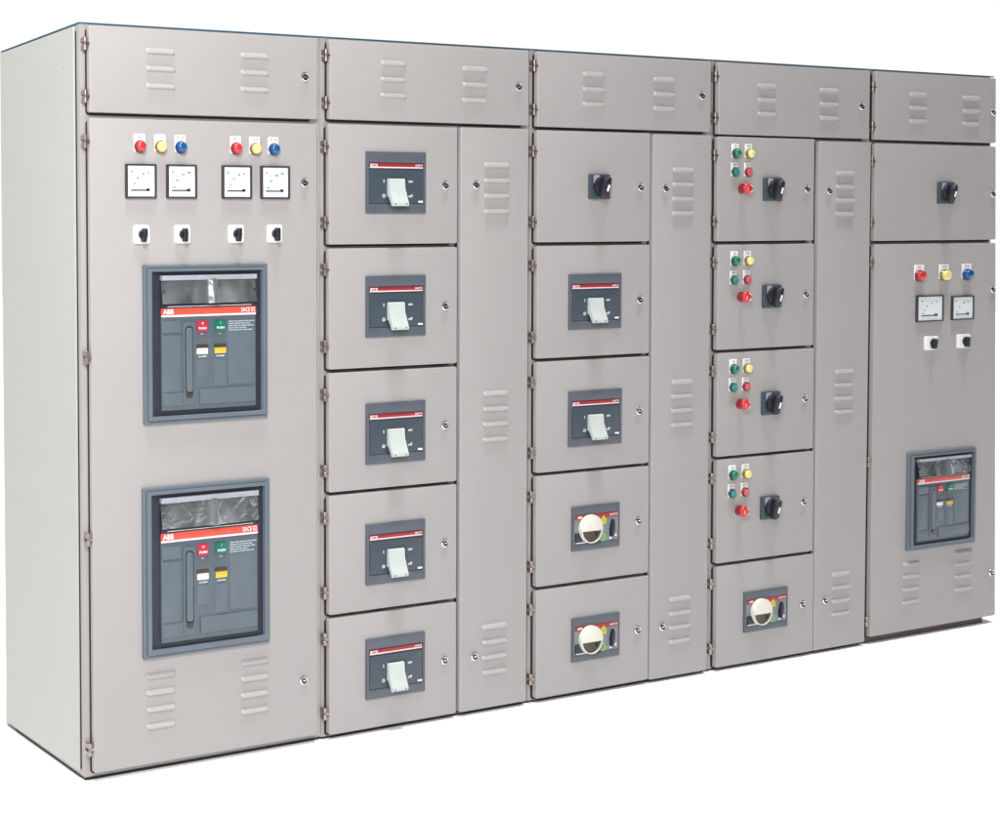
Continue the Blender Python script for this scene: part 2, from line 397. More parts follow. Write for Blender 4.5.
def rotary_handle(cab, x, z, label, w=0.091, h=0.085):
    """door-coupled rotary isolator: plate, tinted label fields, round knob with grip and padlock slot."""
    def f():
        bm = new(); slab(bm, -w / 2, w / 2, -h / 2, h / 2, 0, -0.010, 0.005, 0.0018); return mk(bm, 'rotary_isolator', 'slate_face')
    b = dev('rotary_isolator', cached('rotp', f), cab, x, z, label)
    def lf():
        bm = new(); slab(bm, -0.031, -0.004, 0.010, 0.039, -0.0095, -0.0108, 0.002); return mk(bm, 'label_field', 'greylabel')
    put('label_field', cached('rotl', lf), b)
    def gf():
        bm = new(); slab(bm, -0.031, -0.006, -0.037, 0.004, -0.0095, -0.0108, 0.002); return mk(bm, 'green_field', 'greenlabel')
    put('green_field', cached('rotg', gf), b)
    def tf():
        bm = new(); text(bm, 'ON', -0.024, 0.033, -0.0112, 0.005); text(bm, 'OFF', -0.0385, 0.0, -0.0104, 0.0045)
        return mk(bm, 'lettering', 'ink', fixn=False)
    put('lettering', cached('rott', tf), b)
    def kf():
        bm = new(); lathe(bm, 0.004, 0, [(0.0320, -0.009), (0.0320, -0.016), (0.0305, -0.020), (0.0270, -0.022)], 36)
        # ribbed waist
        for k in range(20):
            a = 2 * PI * k / 20
            lathe(bm, 0.004 + 0.0322 * math.cos(a), 0.0322 * math.sin(a), [(0.0020, -0.010), (0.0020, -0.018), (0.001, -0.0195)], 6)
        return mk(bm, 'knob', 'black')
    put('knob', cached('rotk', kf), b, (-0.004, 0, 0))
    def hf():
        # a grip bar standing on the knob, leaning over towards upper right, with an open padlock slot
        bm = new()
        out = [(-0.016, -0.036), (-0.004, -0.040), (0.012, -0.024), (0.022, 0.004), (0.027, 0.026), (0.018, 0.034), (0.006, 0.028), (-0.004, 0.008), (-0.013, -0.014)]
        loft(bm, [(-0.0235, out), (-0.035, out), (-0.0375, [(x * 0.9 + 0.0006, z * 0.93) for x, z in out])])
        return mk(bm, 'grip', 'black', 50)
    put('grip', cached('roth', hf), b, (-0.003, 0, 0))
    def sf():
        bm = new(); c = (0.006, -0.006); d = (0.38, 0.925); nn = (0.925, -0.38); L, W2 = 0.0115, 0.0038
        o = [(c[0] + d[0] * L + nn[0] * W2, c[1] + d[1] * L + nn[1] * W2), (c[0] + d[0] * L - nn[0] * W2, c[1] + d[1] * L - nn[1] * W2),
             (c[0] - d[0] * L - nn[0] * W2, c[1] - d[1] * L - nn[1] * W2), (c[0] - d[0] * L + nn[0] * W2, c[1] - d[1] * L + nn[1] * W2)]
        loft(bm, [(-0.035, o), (-0.0387, o)]); return mk(bm, 'pointer_mark', 'white')
    put('pointer_mark', cached('rots', sf), b)

def toggle_breaker(cab, x0, x1, z0, z1, label):
    w, h = x1 - x0, z1 - z0
    X = lambda u: -w / 2 + u * w
    Z = lambda v: h / 2 - v * h
    key = (round(w, 3), round(h, 3))
    def ff():
        bm = new(); ring(bm, (-w / 2, w / 2, -h / 2, h / 2), (X(0.050), X(0.962), Z(0.845), Z(0.175)), 0, -0.0068, 0.002, 0.001, 0.0016)
        return mk(bm, 'circuit_breaker', 'slate')
    b = dev('circuit_breaker', cached(('tb', key), ff), cab, (x0 + x1) / 2, (z0 + z1) / 2, label)
    def fa():
        bm = new(); slab(bm, X(0.045), X(0.968), Z(0.848), Z(0.172), 0, -0.0035)
        slab(bm, X(0.062), X(0.945), Z(0.835), Z(0.290), -0.003, -0.0065, 0.001, 0.0008)
        return mk(bm, 'face', 'slate_face')
    put('face', cached(('tbf', key), fa), b)
    def st():
        bm = new(); slab(bm, X(0.062), X(0.945), Z(0.238), Z(0.190), -0.003, -0.0068, 0.0005, 0.0004); return mk(bm, 'red_stripe', 'red_stripe')
    put('red_stripe', cached(('tbs', key), st), b)
    def sl():
        bm = new(); slab(bm, X(0.062), X(0.945), Z(0.264), Z(0.243), -0.003, -0.0068, 0.0003, 0.0003)
        slab(bm, X(0.062), X(0.180), Z(0.246), Z(0.198), -0.0066, -0.0073, 0.0003); return mk(bm, 'white_line', 'pink_white')
    put('white_line', cached(('tbl', key), sl), b)
    def lo():
        bm = new(); text(bm, 'ABB', X(0.121), Z(0.222), -0.0078, 0.0062, 0.02, 0.020); return mk(bm, 'maker_mark', 'red_stripe', fixn=False)
    put('maker_mark', cached(('tbm', key), lo), b)
    def tm():
        q = new(); text(q, 'SACE T5', X(0.875), Z(0.215), -0.0072, 0.0058, 0.02, 0.028); return mk(q, 'type_mark', 'print', fixn=False)
    put('type_mark', cached(('tty', key), tm), b)
    def tx():
        bm = new()
        text(bm, 'I', X(0.285), Z(0.475), -0.0069, 0.0105, 0.03); text(bm, 'O', X(0.285), Z(0.715), -0.0069, 0.0115, 0.03)
        text(bm, 'on', X(0.735), Z(0.480), -0.0069, 0.0065, 0.02, 0.017); text(bm, 'off', X(0.735), Z(0.715), -0.0069, 0.0090, 0.02, 0.017)
        text(bm, 'T', X(0.91), Z(0.36), -0.0069, 0.003)
        slab(bm, X(0.868), X(0.945), Z(0.822), Z(0.792), -0.0065, -0.0070)
        return mk(bm, 'lettering', 'print', fixn=False)
    put('lettering', cached(('tbt', key), tx), b)
    def sk():
        bm = new(); slab(bm, X(0.362), X(0.662), Z(0.865), Z(0.425), -0.006, -0.0085, 0.002, 0.0008); return mk(bm, 'handle_slot', 'recess')
    put('handle_slot', cached(('tbk', key), sk), b)
    def hd():
        bm = new()
        zt, zm, zb = Z(0.435), Z(0.60), Z(0.880)
        prof = [(-0.007, zt), (-0.0125, zt), (-0.0150, zt - 0.003), (-0.0170, zm), (-0.0320, zb + 0.012), (-0.0340, zb + 0.008), (-0.0330, zb), (-0.028, zb - 0.001), (-0.011, zm - 0.020), (-0.007, zm - 0.024)]
        profile_x(bm, prof, X(0.340), X(0.612))
        es = [e for e in bm.edges if len(e.link_faces) == 2 and e.calc_face_angle(0) > 0.6]
        bmesh.ops.bevel(bm, geom=es, offset=0.0014, segments=2, affect='EDGES')
        return mk(bm, 'toggle_handle', 'handle')
    h_ = put('toggle_handle', cached(('tbh', key), hd), b)
    def dots():
        bm = new(); lathe(bm, 0, 0, [(0.0026, -0.031), (0.0026, -0.0347)], 12)
        return mk(bm, 'rivet', 'ink')
    for u in (0.385, 0.568): put('rivet', cached('tbr', dots), b, (X(u), 0, Z(0.880) + 0.0055))

def rotary_breaker(cab, x0, x1, z0, z1, label):
    w, h = x1 - x0, z1 - z0
    X = lambda u: -w / 2 + u * w
    Z = lambda v: h / 2 - v * h
    key = (round(w, 3), round(h, 3))
    bm = new(); ring(bm, (-w / 2, w / 2, -h / 2, h / 2), (X(0.045), X(0.970), Z(0.83), Z(0.19)), 0, -0.0068, 0.002, 0.001, 0.0016)
    b = dev('rotary_circuit_breaker', mk(bm, 'rotary_circuit_breaker', 'slate'), cab, (x0 + x1) / 2, (z0 + z1) / 2, label)
    bm = new(); slab(bm, X(0.04), X(0.975), Z(0.835), Z(0.185), 0, -0.0045); put('face', mk(bm, 'face', 'rotface'), b)
    bm = new(); slab(bm, X(0.057), X(0.973), Z(0.300), Z(0.195), -0.004, -0.0062, 0.0005, 0.0004); put('red_stripe', mk(bm, 'red_stripe', 'red_stripe'), b)
    bm = new(); slab(bm, X(0.06), X(0.20), Z(0.82), Z(0.60), -0.004, -0.0085, 0.002, 0.001); put('shadow_block', mk(bm, 'shadow_block', 'recess'), b)  # black block standing in for the shadow at lower left
    bm = new(); text(bm, 'ABB', X(0.150), Z(0.247), -0.0068, 0.0085, 0.03, 0.022)
    text(bm, 'SACE T2', X(0.865), Z(0.247), -0.0068, 0.0070, 0.02, 0.036)
    lathe(bm, X(0.92), Z(0.735), [(0.0042, -0.004), (0.0042, -0.0056)], 12); slab(bm, X(0.79), X(0.835), Z(0.81), Z(0.765), -0.004, -0.0056, 0.001)
    slab(bm, X(0.06), X(0.50), Z(0.825), Z(0.808), -0.0088, -0.0092)
    put('lettering', mk(bm, 'lettering', 'print', fixn=False), b)
    kx, kz, R = X(0.352), Z(0.515), 0.0490
    bm = new()
    loft(bm, [(y, circ(kx, kz, r, 40)) for y, r in ((-0.004, R * 0.97), (-0.010, R), (-0.018, R), (-0.0205, R - 0.0010), (-0.0210, R - 0.0024), (-0.0205, R - 0.0036), (-0.0145, R - 0.0038))])
    put('knob', mk(bm, 'knob', 'cream'), b)
    bm = new(); loft(bm, [(y, circ(kx, kz, R - 0.0042, 40)) for y in (-0.012, -0.0150)]); put('knob_recess', mk(bm, 'knob_recess', 'darkbrown'), b)  # brown colour carries the shade of the sunken knob segment
    # raised upper two thirds of the knob face
    cut = math.asin(-0.13); pts = []
    for k in range(27):
        a = cut + (PI - 2 * cut) * k / 26
        pts.append((kx + (R - 0.0040) * math.cos(a), kz + (R - 0.0040) * math.sin(a)))
    bm = new(); loft(bm, [(-0.0145, pts), (-0.0215, pts), (-0.0228, [(kx + (px - kx) * 0.95, kz + 0.002 + (pz - kz - 0.002) * 0.95) for px, pz in pts])])
    put('knob_cap', mk(bm, 'knob_cap', 'cream'), b)
    bm = new(); slab(bm, kx + 0.021, kx + 0.031, kz - 0.026, kz - 0.015, -0.0148, -0.0185, 0.001); put('knob_stop', mk(bm, 'knob_stop', 'black'), b)
    bm = new(); slab(bm, X(0.605), X(0.720), Z(0.455), Z(0.325), -0.004, -0.0058, 0.001, 0.0004)
    loft(bm, [(-0.004, [(X(0.60), Z(0.33)), (X(0.70), Z(0.33)), (X(0.655), Z(0.25))]), (-0.0071, [(X(0.60), Z(0.33)), (X(0.70), Z(0.33)), (X(0.655), Z(0.25))])])
    put('yellow_flag', mk(bm, 'yellow_flag', 'ybtn'), b)
    bm = new(); ring(bm, (X(0.605), X(0.695), Z(0.835), Z(0.66)), (X(0.63), X(0.67), Z(0.80), Z(0.695)), -0.004, -0.0060, 0.005, 0.003, 0.0005)
    put('green_flag', mk(bm, 'green_flag', 'lime'), b)
    out = [(X(0.790), Z(0.74)), (X(0.815), Z(0.735)), (X(0.850), Z(0.58)), (X(0.853), Z(0.45)), (X(0.835), Z(0.355)), (X(0.805), Z(0.44)), (X(0.785), Z(0.60))]
    bm = new(); loft(bm, [(-0.004, out), (-0.016, out), (-0.0172, [((x - X(0.82)) * 0.85 + X(0.82), (z - Z(0.55)) * 0.93 + Z(0.55)) for x, z in out])])
    put('trip_lever', mk(bm, 'trip_lever', 'black'), b)

def air_breaker(cab, x0, x1, z0, z1, label):
    w, h = x1 - x0, z1 - z0
    bm = new()
    fi = (-w / 2 + 0.058 * w, w / 2 - 0.050 * w, -h / 2 + 0.050 * h, h / 2 - 0.042 * h)
    mid = (-w / 2 + 0.012, w / 2 - 0.012, -h / 2 + 0.012, h / 2 - 0.012)
    ring(bm, (-w / 2, w / 2, -h / 2, h / 2), mid, 0, -0.010, 0.004, 0.003, 0.003)
    ring(bm, (mid[0] - 0.001, mid[1] + 0.001, mid[2] - 0.001, mid[3] + 0.001), fi, 0, -0.0175, 0.003, 0.002, 0.004)
    b = dev('air_circuit_breaker', mk(bm, 'air_circuit_breaker', 'acb_flange'), cab, (x0 + x1) / 2, (z0 + z1) / 2, label)
    bm = new(); slab(bm, fi[0] - 0.002, fi[1] + 0.002, fi[2] - 0.002, fi[3] + 0.002, -0.0005, -0.0030); put('recess_panel', mk(bm, 'recess_panel', 'recess'), b)
    fx0, fx1 = -w / 2 + 0.138 * w, -w / 2 + 0.902 * w
    fz1, fz0 = h / 2 - 0.066 * h, h / 2 - 0.918 * h
    fw, fh = fx1 - fx0, fz1 - fz0
    X = lambda u: fx0 + u * fw
    Z = lambda v: fz1 - v * fh
    Y0 = -0.0080
    bm = new(); slab(bm, fx0, fx1, Z(1.0), Z(0.285), -0.002, Y0, 0.002, 0.0015)
    put('face', mk(bm, 'face', 'acb_face'), b)
    # foil-like crinkled cover over the arc chutes: bulging gently so it catches a vertical streak
    bm = new(); NX, NZ = 60, 14; g = []
    for i in range(NX + 1):
        u = i / NX; row = []
        for j in range(NZ + 1):
            v = j / NZ
            y = -0.0055 - 0.004 * math.sin(PI * u) ** 0.7 - 0.0007 * math.sin(7.3 * u * PI + 1.7 * v) * math.sin(PI * u) - 0.0100 * v - 0.0130 * math.exp(-((u - 0.530) / 0.045) ** 2) + random.uniform(-0.0001, 0.0001)
            row.append(bm.verts.new((X(u), y, Z(0.032 + v * 0.178))))
        g.append(row)
    for i in range(NX):
        for j in range(NZ): bm.faces.new((g[i][j], g[i][j + 1], g[i + 1][j + 1], g[i + 1][j]))
    put('clear_cover', mk(bm, 'clear_cover', 'foil', 180), b)
    bm = new(); slab(bm, X(0.0), X(1.0), Z(0.210), Z(0.036), -0.002, -0.0045); slab(bm, X(0), X(1), Z(0.252), Z(0.205), -0.002, -0.0095, 0.001, 0.0008)
    put('cover_backing', mk(bm, 'cover_backing', 'recess'), b)
    bm = new(); slab(bm, X(-0.004), X(1.0), Z(0.036), Z(0.0), -0.002, -0.0165, 0.002, 0.0025); put('cover_rail', mk(bm, 'cover_rail', 'rail'), b)
    for u in (0.022, 0.985):
        bm = new(); lathe(bm, 0, 0, [(0.0065, -0.004), (0.0065, -0.0115), (0.0045, -0.0125), (0.003, -0.0110)], 18)
        put('cover_screw', mk(bm, 'cover_screw', 'insert'), b, (X(u), 0, Z(0.125)))
    bm = new(); slab(bm, X(0), X(1), Z(0.293), Z(0.243), -0.002, -0.0100, 0.001, 0.0006); put('red_stripe', mk(bm, 'red_stripe', 'orange_red'), b)
    bm = new(); slab(bm, X(0), X(1), Z(0.307), Z(0.292), -0.002, -0.0096, 0.001, 0.0006)
    slab(bm, X(0.06), X(0.95), Z(0.2325), Z(0.2290), -0.009, -0.0100); put('white_line', mk(bm, 'white_line', 'white'), b)
    def word(nm, *a):
        bm = new(); text(bm, *a); put(nm, mk(bm, nm, 'print', fixn=False), b)
    word('maker_mark', 'ABB', X(0.068), Z(0.2675), -0.0105, 0.038 * fh, 0.03, 0.110 * fw)
    word('type_mark', 'SACE E2', X(0.912), Z(0.2675), -0.0105, 0.032 * fh, 0.02, 0.150 * fw)
    for u in (0.42, 0.61):
        word('button_symbol', 'O' if u < 0.5 else 'I', X(u), Z(0.360), -0.0130, 0.018 * fh, 0.01)
        word('button_word', 'PUSH', X(u), Z(0.3965), -0.0130, 0.017 * fh, 0.03, 0.080 * fw)
        word('button_caption', 'OFF' if u < 0.5 else 'ON', X(u), Z(0.4400), Y0 - 0.0005, 0.0095 * fh, 0.01)
        word('flag_caption', 'CHARGED' if u > 0.5 else 'CLOSED', X(u + 0.005), Z(0.608), Y0 - 0.0009, 0.011 * fh, 0.03, 0.09 * fw)
    bm = new(); slab(bm, X(0.365), X(0.475), Z(0.425), Z(0.340), Y0 + 0.001, -0.0125, 0.002, 0.0012); put('off_button', mk(bm, 'off_button', 'redbtn'), b)
    bm = new(); slab(bm, X(0.555), X(0.665), Z(0.425), Z(0.340), Y0 + 0.001, -0.0125, 0.002, 0.0012); put('on_button', mk(bm, 'on_button', 'greenbtn'), b)
    for u in (0.365, 0.555):
        bm = new(); slab(bm, X(u - 0.004), X(u + 0.118), Z(0.545), Z(0.520), Y0 + 0.001, Y0 - 0.004, 0.001, 0.0006)
        put('flag_hood', mk(bm, 'flag_hood', 'darkbrown'), b)
    bm = new(); slab(bm, X(0.365), X(0.480), Z(0.590), Z(0.540), Y0 + 0.001, Y0 - 0.0022, 0.001, 0.0006); put('white_flag', mk(bm, 'white_flag', 'white'), b)
    bm = new(); slab(bm, X(0.555), X(0.675), Z(0.590), Z(0.540), Y0 + 0.001, Y0 - 0.0022, 0.001, 0.0006); put('yellow_flag', mk(bm, 'yellow_flag', 'ybtn'), b)
    # moulded raised panels
    bm = new(); slab(bm, X(0.004), X(0.200), Z(0.425), Z(0.335), Y0 + 0.001, Y0 - 0.0030, 0.002, 0.0014); put('moulded_panel', mk(bm, 'moulded_panel', 'acb_panel'), b)
    bm = new(); slab(bm, X(0.004), X(0.200), Z(0.860), Z(0.440), Y0 + 0.001, Y0 - 0.0018, 0.002, 0.0014); put('moulded_panel', mk(bm, 'moulded_panel', 'acb_panel'), b)
    bm = new(); slab(bm, X(0.004), X(0.345), Z(0.965), Z(0.872), Y0 + 0.001, Y0 - 0.0026, 0.002, 0.0014); put('moulded_panel', mk(bm, 'moulded_panel', 'acb_panel'), b)
    bm = new(); slab(bm, X(0.360), X(0.485), Z(0.765), Z(0.632), Y0 + 0.001, Y0 - 0.0018, 0.002, 0.0012); put('moulded_panel', mk(bm, 'moulded_panel', 'acb_panel'), b)
    bm = new(); slab(bm, X(0.545), X(0.680), Z(0.835), Z(0.632), Y0 + 0.001, Y0 - 0.0018, 0.002, 0.0012); put('moulded_panel', mk(bm, 'moulded_panel', 'acb_panel'), b)
    bm = new(); slab(bm, X(0.700), X(0.990), Z(0.825), Z(0.430), Y0 + 0.001, Y0 - 0.0018, 0.002, 0.0012); put('moulded_panel', mk(bm, 'moulded_panel', 'acb_panel'), b)
    bm = new(); slab(bm, X(0.395), X(0.990), Z(0.965), Z(0.850), Y0 + 0.001, Y0 - 0.0040, 0.002, 0.0016); put('moulded_panel', mk(bm, 'moulded_panel', 'acb_panel'), b)
    # charging lever in its long channel
    bm = new(); ring(bm, (X(0.215), X(0.345), Z(0.960), Z(0.345)), (X(0.238), X(0.325), Z(0.915), Z(0.375)), Y0 + 0.001, Y0 - 0.0050, 0.010, 0.014, 0.002)
    put('lever_channel', mk(bm, 'lever_channel', 'acb_face'), b)
    bm = new(); slab(bm, X(0.236), X(0.327), Z(0.917), Z(0.373), Y0 + 0.001, Y0 - 0.0008, 0.014); put('channel_well', mk(bm, 'channel_well', 'slate_face'), b)
    bm = new(); slab(bm, X(0.250), X(0.316), Z(0.870), Z(0.390), Y0, Y0 - 0.0070, 0.010, 0.003); put('charging_lever', mk(bm, 'charging_lever', 'acb_panel'), b)
    bm = new(); slab(bm, X(0.250), X(0.318), Z(0.908), Z(0.872), Y0, Y0 - 0.0052, 0.002, 0.001); put('lever_tip', mk(bm, 'lever_tip', 'darkbrown'), b)
    # rating label: pale rows of small print
    bm = new()
    for k, (a, c) in enumerate(((0.705, 0.985), (0.705, 0.94), (0.705, 0.975), (0.705, 0.90), (0.705, 0.96))):
        z = 0.348 + k * 0.0165
        x = a
        while x < c:
            L = random.uniform(0.02, 0.06)
            slab(bm, X(x), X(min(x + L, c)), Z(z + 0.010), Z(z), Y0 + 0.0005, Y0 - 0.0006); x += L + 0.007
    put('rating_label', mk(bm, 'rating_label', 'greyprint'), b)

# ------------------------------------------------------------------ cabinet carcass
H = 2.197
RIGHT = lambda z: 4.1590 - 0.0240 * z     # the row is cut off along this right-hand edge
def trim(me, ox, oz, x_edge):
    for v in me.vertices:
        if v.co.x + ox > x_edge - 0.012: v.co.x += RIGHT(v.co.z + oz) - x_edge

def cabinet(name_label, x0, x1, D=0.525, first=False, last=False):
    e = bpy.data.objects.new('switchgear_cabinet', None); COL.objects.link(e)
    e.location = (x0, 0, 0); e.empty_display_size = 0.2
    e['label'] = name_label; e['category'] = 'electrical cabinet'; e['group'] = 'switchboard cabinets bolted side by side in one row'
    w = x1 - x0; zb = (0.009 if first else 0.006) if not last else 0.024
    s = 0.0009
    bm = new()
    # back falls 13 mm so the top drains
    pts = [(0, zb), (D, zb), (D, H - 0.013), (0, H)]
    profile_x(bm, pts, s, w - s)
    es = list(bm.edges); bmesh.ops.bevel(bm, geom=es, offset=0.0012, segments=2, affect='EDGES')
    me = mk(bm, 'carcass', 'frame')
    if last: trim(me, x0, 0, x1)
    put('carcass', me, e)
    bm = new(); profile_x(bm, [(-0.003, H + 0.0005), (D + 0.002, H - 0.0125), (D + 0.002, H - 0.0095), (-0.003, H + 0.0035)], 0.0 if not first else -0.003, w)
    put('roof_sheet', mk(bm, 'roof_sheet', 'roof'), e)
    bm = new(); box(bm, s + 0.001, w - s - (0.014 if last else 0.001), 0.001, D - (0.06 if first else 0.01), 0.0, zb - 0.0002)
    put('plinth', mk(bm, 'plinth', 'plinth' if not last else 'base'), e)
    return e

def rail(e, x, z0, z1, wd=0.004):
    """thin raised edge strip of the frame beside a seam"""
    bm = new(); slab(bm, -wd / 2, wd / 2, z0, z1, 0.0, -0.0035, 0.001, 0.001)
    put('edge_strip', mk(bm, 'edge_strip', 'frame'), e, (x - e.location.x, 0, 0))

ROW = [(1.557, 1.930), (1.168, 1.5445), (0.783, 1.1565), (0.397, 0.772), (0.0175, 0.3850)]   # door rows, bottom and top
HZ = [(1.860, 1.625), (1.479, 1.239), (1.089, 0.851), (0.703, 0.467), (0.321, 0.085)]
LZ = [1.743, 1.355, 0.969, 0.585, 0.200]

# ================================================================== bay 1 : two air circuit breakers, full-width door
c1 = cabinet('leftmost wide cabinet with pale side wall, two large blue grey breakers and four small meters', 0.0, 0.840, first=True)
door(c1, 0.021, 0.815, 1.943, 2.190, 'short top door with two banks of three louvres', (2.138, 1.988), [(0.764, 2.070)], [(0.255, 2.125, 3, 0.099), (0.583, 2.126, 3, 0.101)], hx=0.010, gl=0.003)
door(c1, 0.021, 0.812, 0.026, 1.927, 'tall door carrying both large breakers', (1.860, 1.239, 0.711, 0.096), [(0.762, 1.747), (0.755, 0.206)], [(0.245, 0.2885, 4, 0.100), (0.577, 0.287, 4, 0.102)], hx=0.008, gb=0.006, gl=0.003)
for x, ln, bz, wd in ((0.185, 'red', 'darkred', 'RED'), (0.254, 'yellow', 'brass', 'YELLOW'), (0.323, 'blue', 'darkblue', 'BLUE'), (0.516, 'red', 'darkred', 'RED'), (0.584, 'yellow', 'brass', 'YELLOW'), (0.652, 'blue', 'darkblue', 'BLUE')):
    lamp(c1, x - 0.002, 1.8475, ln, bz, wd, '%s round pilot lamp under a white nameplate' % ln, r=0.0168)
AMP = [((0.25, 0.665), '10'), ((0.29, 0.565), '20'), ((0.39, 0.405), '30'), ((0.57, 0.285), '40'), ((0.74, 0.245), '60')]
VOL = [((0.25, 0.665), '100'), ((0.35, 0.46), '200'), ((0.55, 0.29), '300'), ((0.74, 0.235), '500')]
for (a, b_), u, nm in (((0.134, 0.237), 'A', AMP), ((0.272, 0.375), 'V', VOL), ((0.464, 0.569), 'A', AMP), ((0.602, 0.707), 'V', VOL)):
    meter(c1, a, b_, 1.697, 1.797, u, nm, 'square white dial %s in a charcoal bezel' % ('ammeter' if u == 'A' else 'voltmeter'))
for k, x in enumerate((0.187, 0.325, 0.513, 0.652)): cam_switch(c1, x, 1.592, 'white square selector with black knob', rot=(0.12, 0.0, 0.08, 0.0)[k])
air_breaker(c1, 0.190, 0.622, 1.034, 1.502, 'upper blue grey air circuit breaker with crinkled clear cover')
air_breaker(c1, 0.183, 0.628, 0.341, 0.848, 'lower blue grey air circuit breaker with crinkled clear cover')
# side wall: corner post, black strip painting the joint's shade, and a flat side panel
bm = new(); box(bm, -0.0012, 0.0, 0.018, 0.0245, 0.030, 2.178); put('joint_shade', mk(bm, 'joint_shade', 'gapshade'), c1)
bm = new()
p4 = [(0.0235, 0.020), (0.523, 0.014), (0.523, 2.1815), (0.0235, 2.1925)]
profile_x(bm, p4, -0.006, 0.0005); es = list(bm.edges); bmesh.ops.bevel(bm, geom=es, offset=0.0018, segments=3, affect='EDGES')
put('side_panel', mk(bm, 'side_panel', 'side'), c1)
bm = new(); vs = []
for z in (2.08,):
    r = bmesh.ops.create_cone(bm, cap_ends=True, segments=12, radius1=0.004, radius2=0.004, depth=0.002, matrix=Matrix.Translation((-0.0065, 0.085, z)) @ Matrix.Rotation(PI / 2, 4, 'Y'))
put('panel_screw', mk(bm, 'panel_screw', 'frame'), c1)

# ================================================================== bays 2-4 : compartment columns with cable alley
VENT = [(1.811, 4), (1.061, 4), (0.2865, 4)]
ordn = ('first', 'second', 'third', 'fourth', 'fifth')
c2 = cabinet('cabinet with five identical dark breakers with white toggles, second from the left', 0.840, 1.690)
door(c2, 0.862, 1.667, 1.9445, 2.190, 'short top door with two banks of three louvres', (2.141, 1.995), [(1.618, 2.069)], [(1.105, 2.125, 3, 0.099), (1.436, 2.120, 3, 0.104)], hx=0.851)
for k, (zb, zt) in enumerate(ROW):
    door(c2, 0.858, 1.366, zb, zt, '%s compartment door from the top' % ordn[k], HZ[k], [(1.312, LZ[k])], hx=0.8475 - 0.001 * k)
    zc = (1.750, 1.360, 0.958, 0.574, 0.2075)[k]
    toggle_breaker(c2, 0.9965, 1.2315, zc - 0.097, zc + 0.097, '%s toggle breaker from the top' % ordn[k])
door(c2, 1.3805, 1.667, 0.0165, 1.932, 'tall narrow door with three banks of louvres', (), [(1.439, 1.746), (1.437, 0.197)], [(1.5295, VENT[0][0], 4, 0.106), (1.5285, VENT[1][0], 4, 0.107), (1.5275, VENT[2][0], 4, 0.108)], gl=0.008)

c3 = cabinet('middle cabinet with one black rotary switch, two white toggles and two round white knobs', 1.690, 2.540)
door(c3, 1.707, 2.513, 1.942, 2.190, 'short top door with two banks of three louvres', (2.143, 1.998), [(2.463, 2.067)], [(1.9535, 2.1225, 3, 0.098), (2.2845, 2.117, 3, 0.103)], hx=1.6965)
for k, (zb, zt) in enumerate(ROW):
    door(c3, 1.707 + 0.001 * k, 2.221 + 0.002 * k, zb, zt, '%s compartment door from the top' % ordn[k], HZ[k], [(2.1705, LZ[k])], hx=1.6935 - 0.001 * k)
rotary_handle(c3, 1.978, 1.7435, 'black rotary isolator handle on a square plate')
toggle_breaker(c3, 1.8450, 2.0830, 1.260, 1.448, 'upper dark breaker with white toggle')
toggle_breaker(c3, 1.8465, 2.0880, 0.862, 1.051, 'lower dark breaker with white toggle')
rotary_breaker(c3, 1.8635, 2.0820, 0.504, 0.656, 'upper breaker with round white knob')
rotary_breaker(c3, 1.8665, 2.0850, 0.122, 0.273, 'lower breaker with round white knob')
door(c3, 2.2365, 2.518, 0.0135, 1.929, 'tall narrow door with three banks of louvres', (), [(2.290, 1.740), (2.290, 0.198)], [(2.379, 1.805, 4, 0.105), (2.3815, 1.0595, 4, 0.105), (2.3795, 0.2875, 4, 0.106)], gl=0.006)

c4 = cabinet('cabinet with four sets of coloured push buttons and black rotary handles, second from the right', 2.540, 3.368)
door(c4, 2.5535, 3.354, 1.935, 2.190, 'short top door with two banks of three louvres', (2.139, 1.992), [(3.303, 2.054)], [(2.7975, 2.113, 3, 0.096), (3.1275, 2.108, 3, 0.101)], hx=2.543)
for k, (zb, zt) in enumerate(ROW):
    door(c4, 2.5525 + 0.0035 * k, 3.053 + 0.0055 * k, zb - 0.003, zt - 0.003, '%s compartment door from the top' % ordn[k], HZ[k], [(3.0095, LZ[k])], hx=2.5405)
    if k < 4:
        z1 = (1.867, 1.4825, 1.094, 0.710)[k]; z2 = (1.8015, 1.4145, 1.028, 0.644)[k]; z3 = (1.741, 1.353, 0.966, 0.579)[k]
        rw = ordn[k] + ' door'
        lamp(c4, 2.636, z1, 'green', 'darkgreen', 'ON', 'green pilot lamp on the ' + rw, r=0.0162)
        lamp(c4, 2.7035, z1, 'yellow', 'brass', 'TRIP', 'yellow pilot lamp on the ' + rw, r=0.0162)
        lamp(c4, 2.633, z2, 'teal', 'darkgreen', 'START', 'teal push button on the ' + rw, r=0.0150, flat=True)
        lamp(c4, 2.6995, z2, 'palered', 'darkred', 'STOP', 'pale red push button on the ' + rw, r=0.0150, flat=True)
        estop(c4, 2.6775, z3, 'red mushroom stop button on the ' + rw)
        rotary_handle(c4, 2.826 + 0.001 * k, (1.740, 1.3515, 0.961, 0.577)[k], 'black rotary handle on the ' + rw)
rotary_breaker(c4, 2.7010, 2.9290, 0.1275, 0.275, 'breaker with round white knob on the lowest door')
door(c4, 3.080, 3.365, 0.0145, 1.921, 'tall narrow door with three banks of louvres', (), [(3.130, 1.737), (3.134, 0.201)], [(3.2225, 1.803, 4, 0.102), (3.2305, 1.059, 4, 0.103), (3.2255, 0.2905, 4, 0.104)], gl=0.006)

